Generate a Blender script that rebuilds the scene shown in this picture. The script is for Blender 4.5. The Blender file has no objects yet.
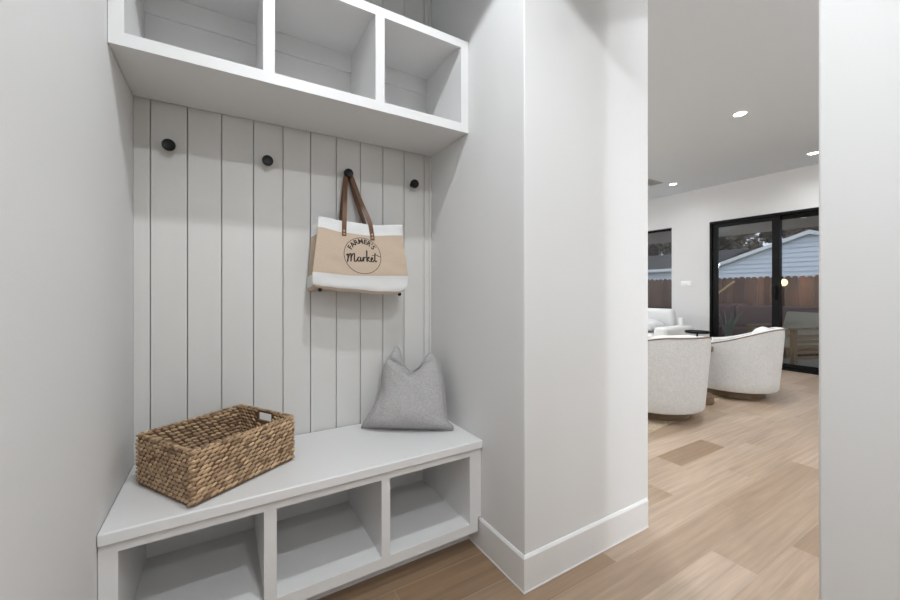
import bpy, bmesh, math, random
from mathutils import Vector, Matrix, noise
PI = math.pi
R = math.radians
sc = bpy.context.scene
COL = sc.collection
random.seed(7)

# ------------------------------------------------------------------ materials
def new_mat(name):
    m = bpy.data.materials.new(name); m.use_nodes = True
    nt = m.node_tree; b = nt.nodes['Principled BSDF']
    return m, nt, b
def simple(name, col, rough=.6, metal=0.0, spec=.5, bump=0.0, bscale=60, var=0.0, vscale=3.0):
    m, nt, b = new_mat(name)
    b.inputs['Base Color'].default_value = (*col, 1); b.inputs['Roughness'].default_value = rough
    b.inputs['Metallic'].default_value = metal; b.inputs['Specular IOR Level'].default_value = spec
    tc = nt.nodes.new('ShaderNodeTexCoord')
    if var:
        n = nt.nodes.new('ShaderNodeTexNoise'); n.inputs['Scale'].default_value = vscale; n.inputs['Detail'].default_value = 4
        mr = nt.nodes.new('ShaderNodeMapRange'); mr.inputs['To Min'].default_value = 1-var; mr.inputs['To Max'].default_value = 1+var
        mx = nt.nodes.new('ShaderNodeVectorMath'); mx.operation = 'SCALE'; mx.inputs[0].default_value = col
        nt.links.new(tc.outputs['Object'], n.inputs['Vector']); nt.links.new(n.outputs['Fac'], mr.inputs['Value'])
        nt.links.new(mr.outputs[0], mx.inputs['Scale']); nt.links.new(mx.outputs[0], b.inputs['Base Color'])
    if bump:
        n2 = nt.nodes.new('ShaderNodeTexNoise'); n2.inputs['Scale'].default_value = bscale; n2.inputs['Detail'].default_value = 3
        bp = nt.nodes.new('ShaderNodeBump'); bp.inputs['Strength'].default_value = bump; bp.inputs['Distance'].default_value = .002
        nt.links.new(tc.outputs['Object'], n2.inputs['Vector']); nt.links.new(n2.outputs['Fac'], bp.inputs['Height'])
        nt.links.new(bp.outputs[0], b.inputs['Normal'])
    return m
def emis(name, col, s):
    m, nt, b = new_mat(name)
    b.inputs['Base Color'].default_value = (*col, 1)
    b.inputs['Emission Color'].default_value = (*col, 1); b.inputs['Emission Strength'].default_value = s
    return m
def fabric(name, col, sx=(60, 60, 240), amt=.12, bump=.5, dist=.0015, cross=1.0):
    m, nt, b = new_mat(name); b.inputs['Roughness'].default_value = .95; b.inputs['Specular IOR Level'].default_value = .15
    tc = nt.nodes.new('ShaderNodeTexCoord'); mp = nt.nodes.new('ShaderNodeMapping'); mp.inputs['Scale'].default_value = sx
    n = nt.nodes.new('ShaderNodeTexNoise'); n.inputs['Scale'].default_value = 1; n.inputs['Detail'].default_value = 3
    mp2 = nt.nodes.new('ShaderNodeMapping'); mp2.inputs['Scale'].default_value = (sx[2]*cross, sx[2]*cross, sx[0])
    n2 = nt.nodes.new('ShaderNodeTexNoise'); n2.inputs['Scale'].default_value = 1
    ad = nt.nodes.new('ShaderNodeMath'); ad.operation = 'ADD'
    mr = nt.nodes.new('ShaderNodeMapRange'); mr.inputs['From Min'].default_value = .6; mr.inputs['From Max'].default_value = 1.4
    mr.inputs['To Min'].default_value = 1-amt; mr.inputs['To Max'].default_value = 1+amt
    sc_ = nt.nodes.new('ShaderNodeVectorMath'); sc_.operation = 'SCALE'; sc_.inputs[0].default_value = col
    bp = nt.nodes.new('ShaderNodeBump'); bp.inputs['Strength'].default_value = bump; bp.inputs['Distance'].default_value = dist
    L = nt.links.new
    L(tc.outputs['Object'], mp.inputs[0]); L(mp.outputs[0], n.inputs['Vector'])
    L(tc.outputs['Object'], mp2.inputs[0]); L(mp2.outputs[0], n2.inputs['Vector'])
    L(n.outputs['Fac'], ad.inputs[0]); L(n2.outputs['Fac'], ad.inputs[1]); L(ad.outputs[0], mr.inputs['Value'])
    L(mr.outputs[0], sc_.inputs['Scale']); L(sc_.outputs[0], b.inputs['Base Color'])
    L(ad.outputs[0], bp.inputs['Height']); L(bp.outputs[0], b.inputs['Normal'])
    return m
def toned(name, c0, c1, rough=.6, grain=None, bump=.2):
    """colour runs from c0 to c1 with the face attribute 'tone'; optional grain stretched along x"""
    m, nt, b = new_mat(name); b.inputs['Roughness'].default_value = rough
    L = nt.links.new
    at = nt.nodes.new('ShaderNodeAttribute'); at.attribute_name = 'tone'
    mix = nt.nodes.new('ShaderNodeMix'); mix.data_type = 'RGBA'
    mix.inputs['A'].default_value = (*c0, 1); mix.inputs['B'].default_value = (*c1, 1)
    L(at.outputs['Fac'], mix.inputs['Factor'])
    out = mix.outputs['Result']
    if grain:
        tc = nt.nodes.new('ShaderNodeTexCoord'); mp = nt.nodes.new('ShaderNodeMapping'); mp.inputs['Scale'].default_value = grain
        of = nt.nodes.new('ShaderNodeVectorMath'); of.operation = 'SCALE'; of.inputs[0].default_value = (37, 53, 11)
        ad = nt.nodes.new('ShaderNodeVectorMath'); ad.operation = 'ADD'
        n = nt.nodes.new('ShaderNodeTexNoise'); n.inputs['Scale'].default_value = 1; n.inputs['Detail'].default_value = 8
        n.inputs['Roughness'].default_value = .6; n.inputs['Distortion'].default_value = .35
        mr = nt.nodes.new('ShaderNodeMapRange'); mr.inputs['From Min'].default_value = .25; mr.inputs['From Max'].default_value = .75
        mr.inputs['To Min'].default_value = .74; mr.inputs['To Max'].default_value = 1.18
        s = nt.nodes.new('ShaderNodeVectorMath'); s.operation = 'SCALE'
        L(tc.outputs['Object'], mp.inputs[0]); L(at.outputs['Fac'], of.inputs['Scale'])
        L(mp.outputs[0], ad.inputs[0]); L(of.outputs[0], ad.inputs[1]); L(ad.outputs[0], n.inputs['Vector'])
        L(n.outputs['Fac'], mr.inputs['Value']); L(out, s.inputs[0]); L(mr.outputs[0], s.inputs['Scale'])
        out = s.outputs[0]
        bp = nt.nodes.new('ShaderNodeBump'); bp.inputs['Strength'].default_value = bump; bp.inputs['Distance'].default_value = .001
        L(n.outputs['Fac'], bp.inputs['Height']); L(bp.outputs[0], b.inputs['Normal'])
    L(out, b.inputs['Base Color'])
    return m
def glass(name, tint):
    m = bpy.data.materials.new(name); m.use_nodes = True; nt = m.node_tree; nt.nodes.clear()
    o = nt.nodes.new('ShaderNodeOutputMaterial'); t = nt.nodes.new('ShaderNodeBsdfTransparent'); g = nt.nodes.new('ShaderNodeBsdfGlossy')
    t.inputs['Color'].default_value = (*tint, 1); g.inputs['Roughness'].default_value = .01
    f = nt.nodes.new('ShaderNodeFresnel'); f.inputs['IOR'].default_value = 1.5
    mx = nt.nodes.new('ShaderNodeMixShader')
    nt.links.new(f.outputs[0], mx.inputs[0]); nt.links.new(t.outputs[0], mx.inputs[1]); nt.links.new(g.outputs[0], mx.inputs[2])
    nt.links.new(mx.outputs[0], o.inputs['Surface'])
    return m

WALL = simple('wall_paint', (.70, .697, .69), .75, bump=.12, bscale=180)
CEIL = simple('ceiling_paint', (.66, .705, .745), .85)
TRIM = simple('trim_paint', (.735, .73, .725), .42)
PLANK = simple('plank_paint', (.65, .64, .62), .5)
GROOVE = simple('groove_shadow_paint', (.56, .54, .45), .8)
BLACK = simple('black_metal', (.006, .006, .006), .45, spec=.15)
KNOBB = simple('matte_black_knob', (.008, .008, .008), .4, spec=.25)
FLOOR = toned('oak_floor', (.235, .145, .078), (.46, .35, .262), .36, grain=(2.0, 48, 1))
BASKET = toned('woven_hyacinth', (.13, .072, .036), (.62, .43, .26), .75)
BASKETD = simple('basket_core', (.10, .055, .028), .9)
JUTE = fabric('jute_canvas', (.53, .42, .325), (300, 300, 500), .10)
CANVAS = fabric('white_canvas', (.72, .72, .71), (300, 300, 600), .04)
LEATHER = simple('brown_leather', (.13, .060, .028), .45, var=.25, vscale=40)
COPPER = simple('copper_rivet', (.55, .33, .20), .3, metal=.9)
INK = simple('black_ink', (.022, .016, .014), .8)
LINEN = fabric('grey_linen', (.41, .40, .395), (110, 110, 330), .24, .8)
BOUCLE = fabric('cream_upholstery', (.62, .615, .60), (30, 30, 230), .14, .6, .003, .9)
WHITEF = fabric('white_upholstery', (.72, .72, .71), (90, 90, 200), .04, .3)
PIPING = simple('taupe_piping', (.20, .135, .10), .7)
WALNUT = toned('walnut_wood', (.09, .055, .03), (.20, .125, .07), .45, grain=(3, 3, 30))
RUG = fabric('jute_rug', (.44, .345, .245), (140, 40, 90), .30, 1.0, .004)
GLASS = glass('window_glass', (.80, .80, .80))
CERAM = simple('white_ceramic', (.86, .86, .85), .3)
LAMPE = emis('lamp_diffuser', (1.0, .97, .93), 14)
SIDING = simple('pale_blue_siding', (.82, .87, .92), .7)
FASCIA = simple('white_fascia', (.95, .95, .93), .6)
SHINGLE = simple('dark_shingle', (.045, .04, .038), .9, var=.3, vscale=12)
FENCE = toned('fence_wood', (.085, .045, .035), (.21, .12, .085), .85, grain=(20, 20, 2.5))
SOFFIT = simple('patio_ceiling_paint', (.52, .48, .43), .8)
CONC = simple('patio_concrete', (.50, .49, .47), .85, var=.12, vscale=4)
GRASS = simple('dry_grass', (.09, .085, .045), .95, var=.4, vscale=20)
LEAF = toned('tree_leaves', (.085, .07, .05), (.26, .20, .135), .8)
BARK = simple('tree_bark', (.06, .045, .035), .95)
TEAK = simple('teak_wood', (.36, .24, .13), .6, var=.2, vscale=25)
PLANKY = simple('raw_pine', (.62, .43, .18), .6)
OUTC = fabric('outdoor_cushion', (.80, .80, .68), (90, 90, 150), .06)
MAUVE = fabric('mauve_cushion', (.30, .20, .20), (80, 80, 150), .1)
PLANTG = simple('plant_leaf', (.32, .38, .30), .45)
POTM = simple('charcoal_pot', (.04, .04, .042), .6)
GLOWM = emis('lantern_glow', (1.0, .72, .30), 2.2)

# ------------------------------------------------------------------ mesh builder
class MB:
    def __init__(s): s.bm = bmesh.new(); s.t = s.bm.faces.layers.float.new('tone'); s.tone = .5
    def _fin(s, f, smooth=True):
        f[s.t] = s.tone; f.smooth = smooth; return f
    def face(s, vs):
        try: return s._fin(s.bm.faces.new(vs))
        except ValueError: return None
    def v(s, p): return s.bm.verts.new(p)
    def box(s, x0, x1, y0, y1, z0, z1, M=None):
        P = [(x, y, z) for z in (z0, z1) for y in (y0, y1) for x in (x0, x1)]
        V = [s.v(M @ Vector(p) if M else p) for p in P]
        for q in ((0, 2, 3, 1), (4, 5, 7, 6), (0, 1, 5, 4), (2, 6, 7, 3), (0, 4, 6, 2), (1, 3, 7, 5)): s.face([V[i] for i in q])
        return s
    def rbox(s, x0, x1, y0, y1, z0, z1, r=.02, seg=3, M=None, puff=0):
        b = bmesh.new(); bmesh.ops.create_cube(b, size=1)
        for v in b.verts: v.co = Vector((v.co.x*(x1-x0), v.co.y*(y1-y0), v.co.z*(z1-z0)))
        if puff: bmesh.ops.subdivide_edges(b, edges=list(b.edges), cuts=5, use_grid_fill=True)
        hx, hy, hz = (x1-x0)/2, (y1-y0)/2, (z1-z0)/2
        if puff:
            for v in b.verts:
                p = v.co; u, w, q = p.x/hx, p.y/hy, p.z/hz
                m = min(hx, hy, hz)
                k = puff
                for ax, h, a1, a2 in ((0, hx, w, q), (1, hy, u, q), (2, hz, u, w)):
                    if h == m: p[ax] *= (1+k*(1-a1*a1)*(1-a2*a2))
            # rounding of the corners
            for v in b.verts:
                p = v.co; c = Vector((max(-hx+r, min(hx-r, p.x)), max(-hy+r, min(hy-r, p.y)), max(-hz+r, min(hz-r, p.z))))
                d = p-c
                if d.length > r: v.co = c+d.normalized()*r if max(abs(p.x)/hx, abs(p.y)/hy, abs(p.z)/hz) <= 1.0001 else p
        else:
            bmesh.ops.bevel(b, geom=list(b.edges), offset=r, segments=seg, profile=.5, affect='EDGES')
        c = Vector(((x0+x1)/2, (y0+y1)/2, (z0+z1)/2))
        s.join(b, lambda p: (M @ (p+c)) if M else p+c)
        return s
    def join(s, b, fn=lambda p: p):
        m = {v: s.v(fn(v.co)) for v in b.verts}
        for f in b.faces: s.face([m[v] for v in f.verts])
        b.free()
    def grid(s, P, close_u=False, close_v=False, cap=False):
        V = [[s.v(p) for p in row] for row in P]
        nv, nu = len(V), len(V[0])
        for j in range(nv if close_v else nv-1):
            for i in range(nu if close_u else nu-1):
                s.face([V[j][i], V[j][(i+1) % nu], V[(j+1) % nv][(i+1) % nu], V[(j+1) % nv][i]])
        if cap: s.face(V[0][::-1]); s.face(V[-1])
        return V
    def lathe(s, prof, c=(0, 0, 0), seg=32, M=None, cap=True):
        rows = []
        for r, z in prof:
            rows.append([(M @ Vector((r*math.cos(2*PI*i/seg), r*math.sin(2*PI*i/seg), z)) if M else Vector((c[0]+r*math.cos(2*PI*i/seg), c[1]+r*math.sin(2*PI*i/seg), c[2]+z))) for i in range(seg)])
        s.grid(rows, close_u=True, cap=cap); return s
    def tube(s, pts, r, seg=8, closed=False):
        pts = [Vector(p) for p in pts]; n = len(pts); rows = []
        up = Vector((0.013, .02, 1)).normalized()
        for i, p in enumerate(pts):
            a = pts[(i-1) % n] if (closed or i > 0) else p; b = pts[(i+1) % n] if (closed or i < n-1) else p
            t = (b-a).normalized(); x = t.cross(up)
            if x.length < .05: x = t.cross(Vector((1, 0, 0)))
            x.normalize(); y = x.cross(t)
            rr = r[i] if isinstance(r, (list, tuple)) else r
            rows.append([p+(x*math.cos(2*PI*k/seg)+y*math.sin(2*PI*k/seg))*rr for k in range(seg)])
        s.grid(rows, close_u=True, close_v=closed, cap=not closed); return s
    def ball(s, c, rad, M=None, u=10, v=6):
        b = bmesh.new(); bmesh.ops.create_uvsphere(b, u_segments=u, v_segments=v, radius=1)
        c = Vector(c)
        s.join(b, lambda p: c+((M @ Vector((p.x*rad[0], p.y*rad[1], p.z*rad[2]))) if M else Vector((p.x*rad[0], p.y*rad[1], p.z*rad[2]))))
        return s
    def build(s, name, mat, parent=None, bevel=0, sharp=35, recalc=True):
        if recalc: bmesh.ops.recalc_face_normals(s.bm, faces=s.bm.faces)
        me = bpy.data.meshes.new(name); s.bm.to_mesh(me); s.bm.free()
        me.materials.append(mat)
        me.set_sharp_from_angle(angle=R(sharp))
        o = bpy.data.objects.new(name, me); COL.objects.link(o)
        if parent is not None: o.parent = parent
        if bevel:
            m = o.modifiers.new('bevel', 'BEVEL'); m.width = bevel; m.segments = 2; m.limit_method = 'ANGLE'; m.angle_limit = R(40)
        return o
def tag(o, label=None, cat=None, group=None, kind=None):
    if label: o['label'] = label
    if cat: o['category'] = cat
    if group: o['group'] = group
    if kind: o['kind'] = kind
    return o
def empty(name, loc, label, cat, group=None, rz=0):
    o = bpy.data.objects.new(name, None); COL.objects.link(o); o.location = loc; o.rotation_euler = (0, 0, rz); o.empty_display_size = .1
    return tag(o, label, cat, group)
def struct(mb, name, mat, label=None, **k):
    o = mb.build(name, mat, **k); tag(o, label, kind='structure'); return o
def copy_tree(o, parent=None):
    kids = list(o.children); c = o.copy(); COL.objects.link(c); c.parent = parent
    for k in kids: copy_tree(k, c)
    return c
def local(mb_fn, loc):
    pass

# ------------------------------------------------------------------ dimensions
XL, XR = -.278, .932          # niche side walls
YB = 1.759                    # face of the shiplap
YP = 1.040                    # face of the pier
XP = 1.686                    # end of the pier
CZ = 2.704                    # ceiling
XF = 6.552                    # far wall of the living room
YS = -2.6                     # wall behind the camera
YN = 5.8                      # north wall of the living room

# ------------------------------------------------------------------ room shell
def plankfloor():
    m = MB(); rnd = random.Random(11)
    m.tone = 1.0; m.box(XL-.12, XF, YS, YN, -.06, -.0008)
    w = .160; y0 = .803-w*22
    fixed = {  # row start (rounded) : joints, tones; low tones by the bench paint in dimmer light
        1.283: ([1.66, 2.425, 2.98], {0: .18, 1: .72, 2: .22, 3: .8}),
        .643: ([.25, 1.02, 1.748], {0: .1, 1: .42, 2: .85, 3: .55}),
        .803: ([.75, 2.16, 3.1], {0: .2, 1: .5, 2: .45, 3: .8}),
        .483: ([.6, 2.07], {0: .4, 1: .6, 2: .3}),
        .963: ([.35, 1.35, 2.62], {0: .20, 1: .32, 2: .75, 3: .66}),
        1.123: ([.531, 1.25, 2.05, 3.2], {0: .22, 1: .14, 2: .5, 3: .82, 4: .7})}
    r = 0; y = y0
    while y < YN:
        a, b = max(y, YS), min(y+w, YN)
        if b > YS+.005:
            cuts = []; tones = {}
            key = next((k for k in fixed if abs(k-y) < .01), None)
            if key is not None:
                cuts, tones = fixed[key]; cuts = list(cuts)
            x = cuts[-1] if cuts else XL-.1-rnd.random()*1.2
            while x < XF-.2:
                x += rnd.choice((.6, .9, 1.3, 1.7, 2.0))+rnd.random()*.15
                if x > XL: cuts.append(x)
            if cuts and cuts[-1] > XF-.1: cuts[-1] = XF
            edges = [XL-.12]+cuts+([XF] if cuts[-1] < XF else [])
            for i in range(len(edges)-1):
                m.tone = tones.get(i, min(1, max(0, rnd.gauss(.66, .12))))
                g = .0009
                e0, e1 = edges[i]+g, min(edges[i+1], XF)-g
                if e1-e0 < .01: continue
                V = [m.v(p) for p in ((e0, a+g, 0), (e1, a+g, 0), (e1, b-g, 0), (e0, b-g, 0))]
                m.face(V)
        y += w; r += 1
    return struct(m, 'floor', FLOOR, 'wide plank oak floor running through hall and living room', recalc=False)
plankfloor()
m = MB(); m.box(XL-.12, XF+.15, YS-.12, YN+.12, CZ, CZ+.12); struct(m, 'ceiling', CEIL, 'flat white ceiling')
m = MB(); m.box(XL-.12, XL, YS, 1.88, 0, CZ); struct(m, 'wall_left', WALL, 'white wall left of the bench nook')
m = MB(); m.box(XL, 1.05, 1.785, 1.88, 0, CZ); struct(m, 'wall_back', WALL, 'wall behind the planked nook')
m = MB(); Pz = [(XR, YP), (XP, YP), (XP, 1.264), (1.05, 1.264), (1.05, 1.785), (XR, 1.785)]
Va = [m.v((x, y, 0)) for x, y in Pz]; Vb = [m.v((x, y, CZ)) for x, y in Pz]; m.face(Va[::-1]); m.face(Vb)
for i in range(6): m.face([Va[i], Va[(i+1) % 6], Vb[(i+1) % 6], Vb[i]])
struct(m, 'wall_pier', WALL, 'white wall pier right of the nook', bevel=.004)
m = MB(); m.box(1.45, 1.58, YS, .392, 0, CZ); struct(m, 'wall_right', WALL, 'white wall at the right edge', bevel=.006)
m = MB(); m.box(XL-.12, XF+.15, YS-.12, YS, 0, CZ); struct(m, 'wall_front', WALL, 'wall behind the viewer')
m = MB(); m.box(XL-.12, XL, 1.88, YN, 0, CZ); struct(m, 'wall_west', WALL, 'living room side wall')
m = MB(); m.box(XL-.12, XF+.15, YN, YN+.12, 0, CZ); struct(m, 'wall_north', WALL, 'living room end wall')
# far wall with window and door openings
DY0, DY1, DZ = .60, 3.035, 2.150
WY0, WY1, WZ0, WZ1 = 3.625, 5.0, .766, 2.152
m = MB()
m.box(XF, XF+.15, YS, DY0, 0, CZ); m.box(XF, XF+.15, DY0, DY1, DZ, CZ); m.box(XF, XF+.15, DY1, WY0, 0, CZ)
m.box(XF, XF+.15, WY0, WY1, 0, WZ0); m.box(XF, XF+.15, WY0, WY1, WZ1, CZ); m.box(XF, XF+.15, WY1, YN, 0, CZ)
struct(m, 'wall_far', WALL, 'white far wall of the living room')

# shiplap planks with grooves
m = MB(); pitch = .1122; g0 = -.229
edges = [XL]+[g0+pitch*i for i in range(11)]+[XR]
for i in range(len(edges)-1):
    gw = .0013
    a = edges[i]+(gw if i else 0); b = edges[i+1]-(gw if i < len(edges)-2 else 0)
    bv = .0016
    yb = 1.779
    rows = [[(a, yb, z), (a, YB+bv, z), (a+bv, YB, z), (b-bv, YB, z), (b, YB+bv, z), (b, yb, z)] for z in (.0, CZ)]
    m.grid(rows)
struct(m, 'trim_1', PLANK, 'white vertical plank panelling in the nook', sharp=20)
m = MB(); m.box(XL, XR, 1.7745, 1.785, 0, CZ); struct(m, 'trim_2', GROOVE, 'dark grooves between the planks')
# corner bead left and right of the planks
m = MB(); m.box(XR-.012, XR, YB-.010, YB+.01, .46, CZ); struct(m, 'trim_3', PLANK, 'thin corner bead at the right end of the panelling', bevel=.003)
# baseboards
def baseboard(name, pts, label, H=.130, T=.014, closed=False):
    """pts: list of (x, y) of the wall face, board stands on the left side of the direction"""
    m = MB(); n = len(pts); prof = [(0, 0), (T+.002, 0), (T+.002, .004), (T, .005), (T, H-.010), (T-.004, H-.002), (T-.006, H), (0, H)]
    rows = []
    for i, (x, y) in enumerate(pts):
        p = Vector((x, y)); d0 = (Vector(pts[i])-Vector(pts[i-1])).normalized() if i else None
        d1 = (Vector(pts[i+1])-Vector(pts[i])).normalized() if i < n-1 else None
        n0 = Vector((-d0.y, d0.x)) if d0 else None; n1 = Vector((-d1.y, d1.x)) if d1 else None
        if n0 and n1: k = (n0+n1); k = k/(k.dot(n0))
        else: k = n0 or n1
        rows.append([(p.x+k.x*t, p.y+k.y*t, z) for t, z in prof])
    m.grid(rows); m.face(list(m.bm.verts)[:len(prof)]); m.face(list(m.bm.verts)[-len(prof):])
    return struct(m, name, TRIM, label, sharp=25)
baseboard('baseboard_pier', [(XP-.014, YP), (XR, YP), (XR, 1.384)], 'white baseboard around the pier', T=.009)
baseboard('baseboard_right', [(1.58, YS), (1.58, .392), (1.45, .392), (1.45, YS)], 'white baseboard of the right wall') 
baseboard('baseboard_far', [(XF, DY1+.01), (XF, YN)], 'white baseboard of the far wall')
baseboard('baseboard_left', [(XL, 1.29), (XL, YS)][::-1] if False else [(XL, 1.285), (XL, YS)], 'white baseboard of the left wall')

# ------------------------------------------------------------------ storage bench
B = empty('storage_bench', (.326, 1.52, 0), 'white built-in bench with three open cubbies below the seat', 'bench')
def bpart(m, name, mat, **k):
    o = m.build(name, mat, **k); o.parent = B; o.matrix_parent_inverse = Matrix.Translation((-.326, -1.52, 0)); return o
def put(root):
    inv = root.matrix_basis.inverted() if False else Matrix.LocRotScale(root.location, root.rotation_euler, None).inverted()
    def f(m, name, mat, **k):
        o = m.build(name, mat, **k); o.parent = root; o.matrix_parent_inverse = inv; return o
    return f
YF = 1.305
e = .0015
bpart(MB().box(XL+e, XR-e, 1.291, YB-.0105, .4265, .46), 'seat_top', TRIM, bevel=.004)
m = MB()
xs = [(XL+e, -.237), (.109, .145), (.4915, .524), (.874, XR-e)]
for a, b in xs[:3]: m.box(a, b, YF, YF+.019, .078, .4265)
m.box(.874, XR-e, YF, YF+.019, .136, .4265); m.box(.874, .9138, YF, YF+.019, .078, .136)
for a, b in ((-.237, .109), (.145, .4915), (.524, .874)):
    m.box(a, b, YF, YF+.019, .3985, .4265); m.box(a, b, YF, YF+.019, .078, .116)
bpart(m, 'face_frame', TRIM)
for a, b in ((XL+e, -.239), (.876, .9138)): bpart(MB().box(a, b, YF+.0192, YB-.012, .0902, .426), 'side_panel', TRIM)
for a, b in ((.111, .143), (.4935, .522)): bpart(MB().box(a, b, YF+.0192, YB-.019, .1162, .426), 'divider', TRIM)
bpart(MB().box(-.2388, .8758, YF+.0192, YB-.019, .09, .116), 'bottom_shelf', TRIM)
bpart(MB().box(-.2388, .8758, YB-.0188, YB-.011, .09, .426), 'back_panel', TRIM)
for a, b in ((-.2388, .1108), (.1432, .4933), (.5222, .8758)): bpart(MB().box(a, b, YB-.032, YB-.0192, .345, .426), 'nailing_strip', TRIM)
bpart(MB().box(XL+e, XR-e, 1.385, 1.40, 0, .0898), 'toe_kick', TRIM)

# ------------------------------------------------------------------ wall cabinet
W = empty('wall_cabinet', (.326, 1.58, 1.777), 'white open wall cabinet with three cubbies above the hooks', 'cabinet')
wp = put(W)
YC = 1.401; z0, z1 = 1.777, 2.179
m = MB()
for a, b in ((XL+e, -.241), (.114, .150), (.503, .540), (.8925, XR-e)): m.box(a, b, YC, YC+.019, z0, z1)
for a, b in ((-.241, .114), (.150, .503), (.540, .8925)):
    m.box(a, b, YC, YC+.019, z0, 1.815); m.box(a, b, YC, YC+.019, 2.144, z1)
wp(m, 'face_frame', TRIM)
wp(MB().box(XL+e, XR-e, YC+.0192, YB-.0108, z0+.003, 1.805), 'bottom_panel', TRIM)
wp(MB().box(XL+e, XR-e, YC+.0192, YB-.0108, 2.160, z1), 'top_panel', TRIM)
for a, b in ((XL+e, -.243), (.8945, XR-e)): wp(MB().box(a, b, YC+.0192, YB-.0108, 1.8052, 2.1598), 'side_panel', TRIM)
for a, b in ((.116, .148), (.505, .538)): wp(MB().box(a, b, YC+.0192, YB-.019, 1.8052, 2.1598), 'divider', TRIM)
wp(MB().box(-.2428, .8943, YB-.0188, YB-.011, 1.8052, 2.1598), 'back_panel', TRIM)
for a, b in ((-.2428, .1158), (.1482, .5048), (.5382, .8943)): wp(MB().box(a, b, YB-.031, YB-.0192, 2.082, 2.1598), 'nailing_strip', TRIM)

# ------------------------------------------------------------------ coat knobs
K0 = empty('coat_knob', (-.171, YB+.0015, 1.6165), 'black round coat knob furthest left under the cabinet', 'coat knob', 'black knobs on the planked wall')
MK = Matrix.Rotation(R(90), 4, 'X')
m = MB(); m.lathe([(.0105, 0), (.0105, .002), (.0065, .005), (.0060, .030)], M=MK, seg=24); m.build('stem', KNOBB, K0)
m = MB(); m.lathe([(.0060, .022), (.015, .024), (.0205, .029), (.0212, .036), (.0205, .043), (.0180, .046), (.0120, .0450), (.0070, .0440)], M=MK, seg=28); m.build('knob_head', KNOBB, K0)
labs = ['black round coat knob, second from the left, with nothing hung on it', 'black round coat knob that the tote bag straps loop over',
        'black round coat knob nearest the right nook wall']
for X, z, lb in ((.1575, 1.6165, labs[0]), (.491, 1.6165, labs[1]), (.823, 1.617, labs[2])):
    k = copy_tree(K0); k.location = (X, YB+.0015, z); k['label'] = lb

# ------------------------------------------------------------------ tote bag
BAG = empty('tote_bag', (.52, 1.69, 1.075), 'tan and white canvas tote bag hanging from a black knob', 'bag')
bp_ = put(BAG)
def lerp(a, b, t): return a+(b-a)*t
def pl(keys, u):
    if u <= keys[0][0]: return keys[0][1]
    for (a, p), (b, q) in zip(keys, keys[1:]):
        if u <= b:
            t = (u-a)/(b-a); t = t*t*(3-2*t); return lerp(p, q, t)
    return keys[-1][1]
#        w     xL    xR    Y      zprofile
FK = [(0.00, .322, .708, 1.603, [(0, 1.100), (.1, 1.093), (.3, 1.084), (.7, 1.071), (.93, 1.069), (1, 1.083)]),
      (.06, .311, .722, 1.598, [(0, 1.116), (.1, 1.108), (.3, 1.099), (.7, 1.087), (.93, 1.087), (1, 1.098)]),
      (.22, .310, .729, 1.598, [(0, 1.158), (.4, 1.146), (1, 1.150)]),
      (.82, .341, .724, 1.650, [(0, 1.350), (.28, 1.333), (.55, 1.327), (1, 1.341)]),
      (1.0, .346, .722, 1.656, [(0, 1.396), (.26, 1.385), (.6, 1.378), (1, 1.391)])]
def frow(w):
    for A, Bk in zip(FK, FK[1:]):
        if w <= Bk[0]+1e-9:
            t = (w-A[0])/(Bk[0]-A[0])
            return lambda u: (lerp(lerp(A[1], A[2], u), lerp(Bk[1], Bk[2], u), t), lerp(A[3], Bk[3], t), lerp(pl(A[4], u), pl(Bk[4], u), t))
def front(u, w):
    x, y, z = frow(w)(u)
    b = math.sin(PI*u)*(.006+.006*math.sin(PI*min(1, w)))
    wr = .0035*noise.noise(Vector((u*5, w*9, 2)))+.004*max(0, math.sin((u*1.2+w*1.7)*7))*max(0, u-.7)*2
    return Vector((x, y-b-wr, z))
def ring(w, off=0):
    NF, NG = 30, 6; P = []
    fr = [front(i/NF, w) for i in range(NF+1)]
    bz = .972
    bk = [Vector((lerp(.312, .333, w)+(lerp(.705, .690, w)-lerp(.312, .333, w))*i/NF, 1.738 if w > .1 else 1.725, lerp(1.080, 1.366, w) if w > .1 else lerp(1.083, 1.1086, w/.1))) for i in range(NF+1)]
    P += fr
    for s_, a, b in ((1, fr[-1], bk[-1]), (-1, bk[0], fr[0])):
        for i in range(1, NG):
            t = i/NG; p = a.lerp(b, t); p.x -= s_*(.026*(w**.7)*(1-abs(2*t-1))) ; P.append(p)
        if s_ == 1: P += bk[::-1]
    if off:
        c = sum(P, Vector())/len(P)
        P = [p+Vector((p.x-c.x, p.y-c.y, 0)).normalized()*off for p in P]
    return P
def bagband(name, mat, ws, off, inner=False):
    m = MB(); rows = [ring(w, off) for w in ws]
    m.grid(rows, close_u=True)
    rin = [ring(w, off-.003) for w in ws][::-1]
    if inner: m.grid([rows[-1]]+rin, close_u=True)
    return m
ws_ = lambda a, b, n: [a+(b-a)*i/n for i in range(n+1)]
m = bagband('b', JUTE, ws_(.20, .84, 22), 0); bp_(m, 'jute_body', JUTE, sharp=60)
m = bagband('t', CANVAS, ws_(.82, 1.0, 5), .0012, True); o = bp_(m, 'top_band', CANVAS, sharp=60); o['label'] = 'white canvas band along the bag opening'
m = bagband('c', CANVAS, ws_(.03, .22, 7), .0012); o = bp_(m, 'bottom_band', CANVAS, sharp=60); o['label'] = 'white canvas band around the bag bottom'
m = MB(); r0 = ring(.035, 0); r1 = [p+Vector((0, 0, -.004)) for p in ring(0, 0)]; r1 = [Vector((lerp(.52, p.x, .985), lerp(1.67, p.y, .95), p.z)) for p in r1]
V = m.grid([r0, r1], close_u=True); m.face(V[1]); bp_(m, 'base_panel', JUTE)
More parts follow.
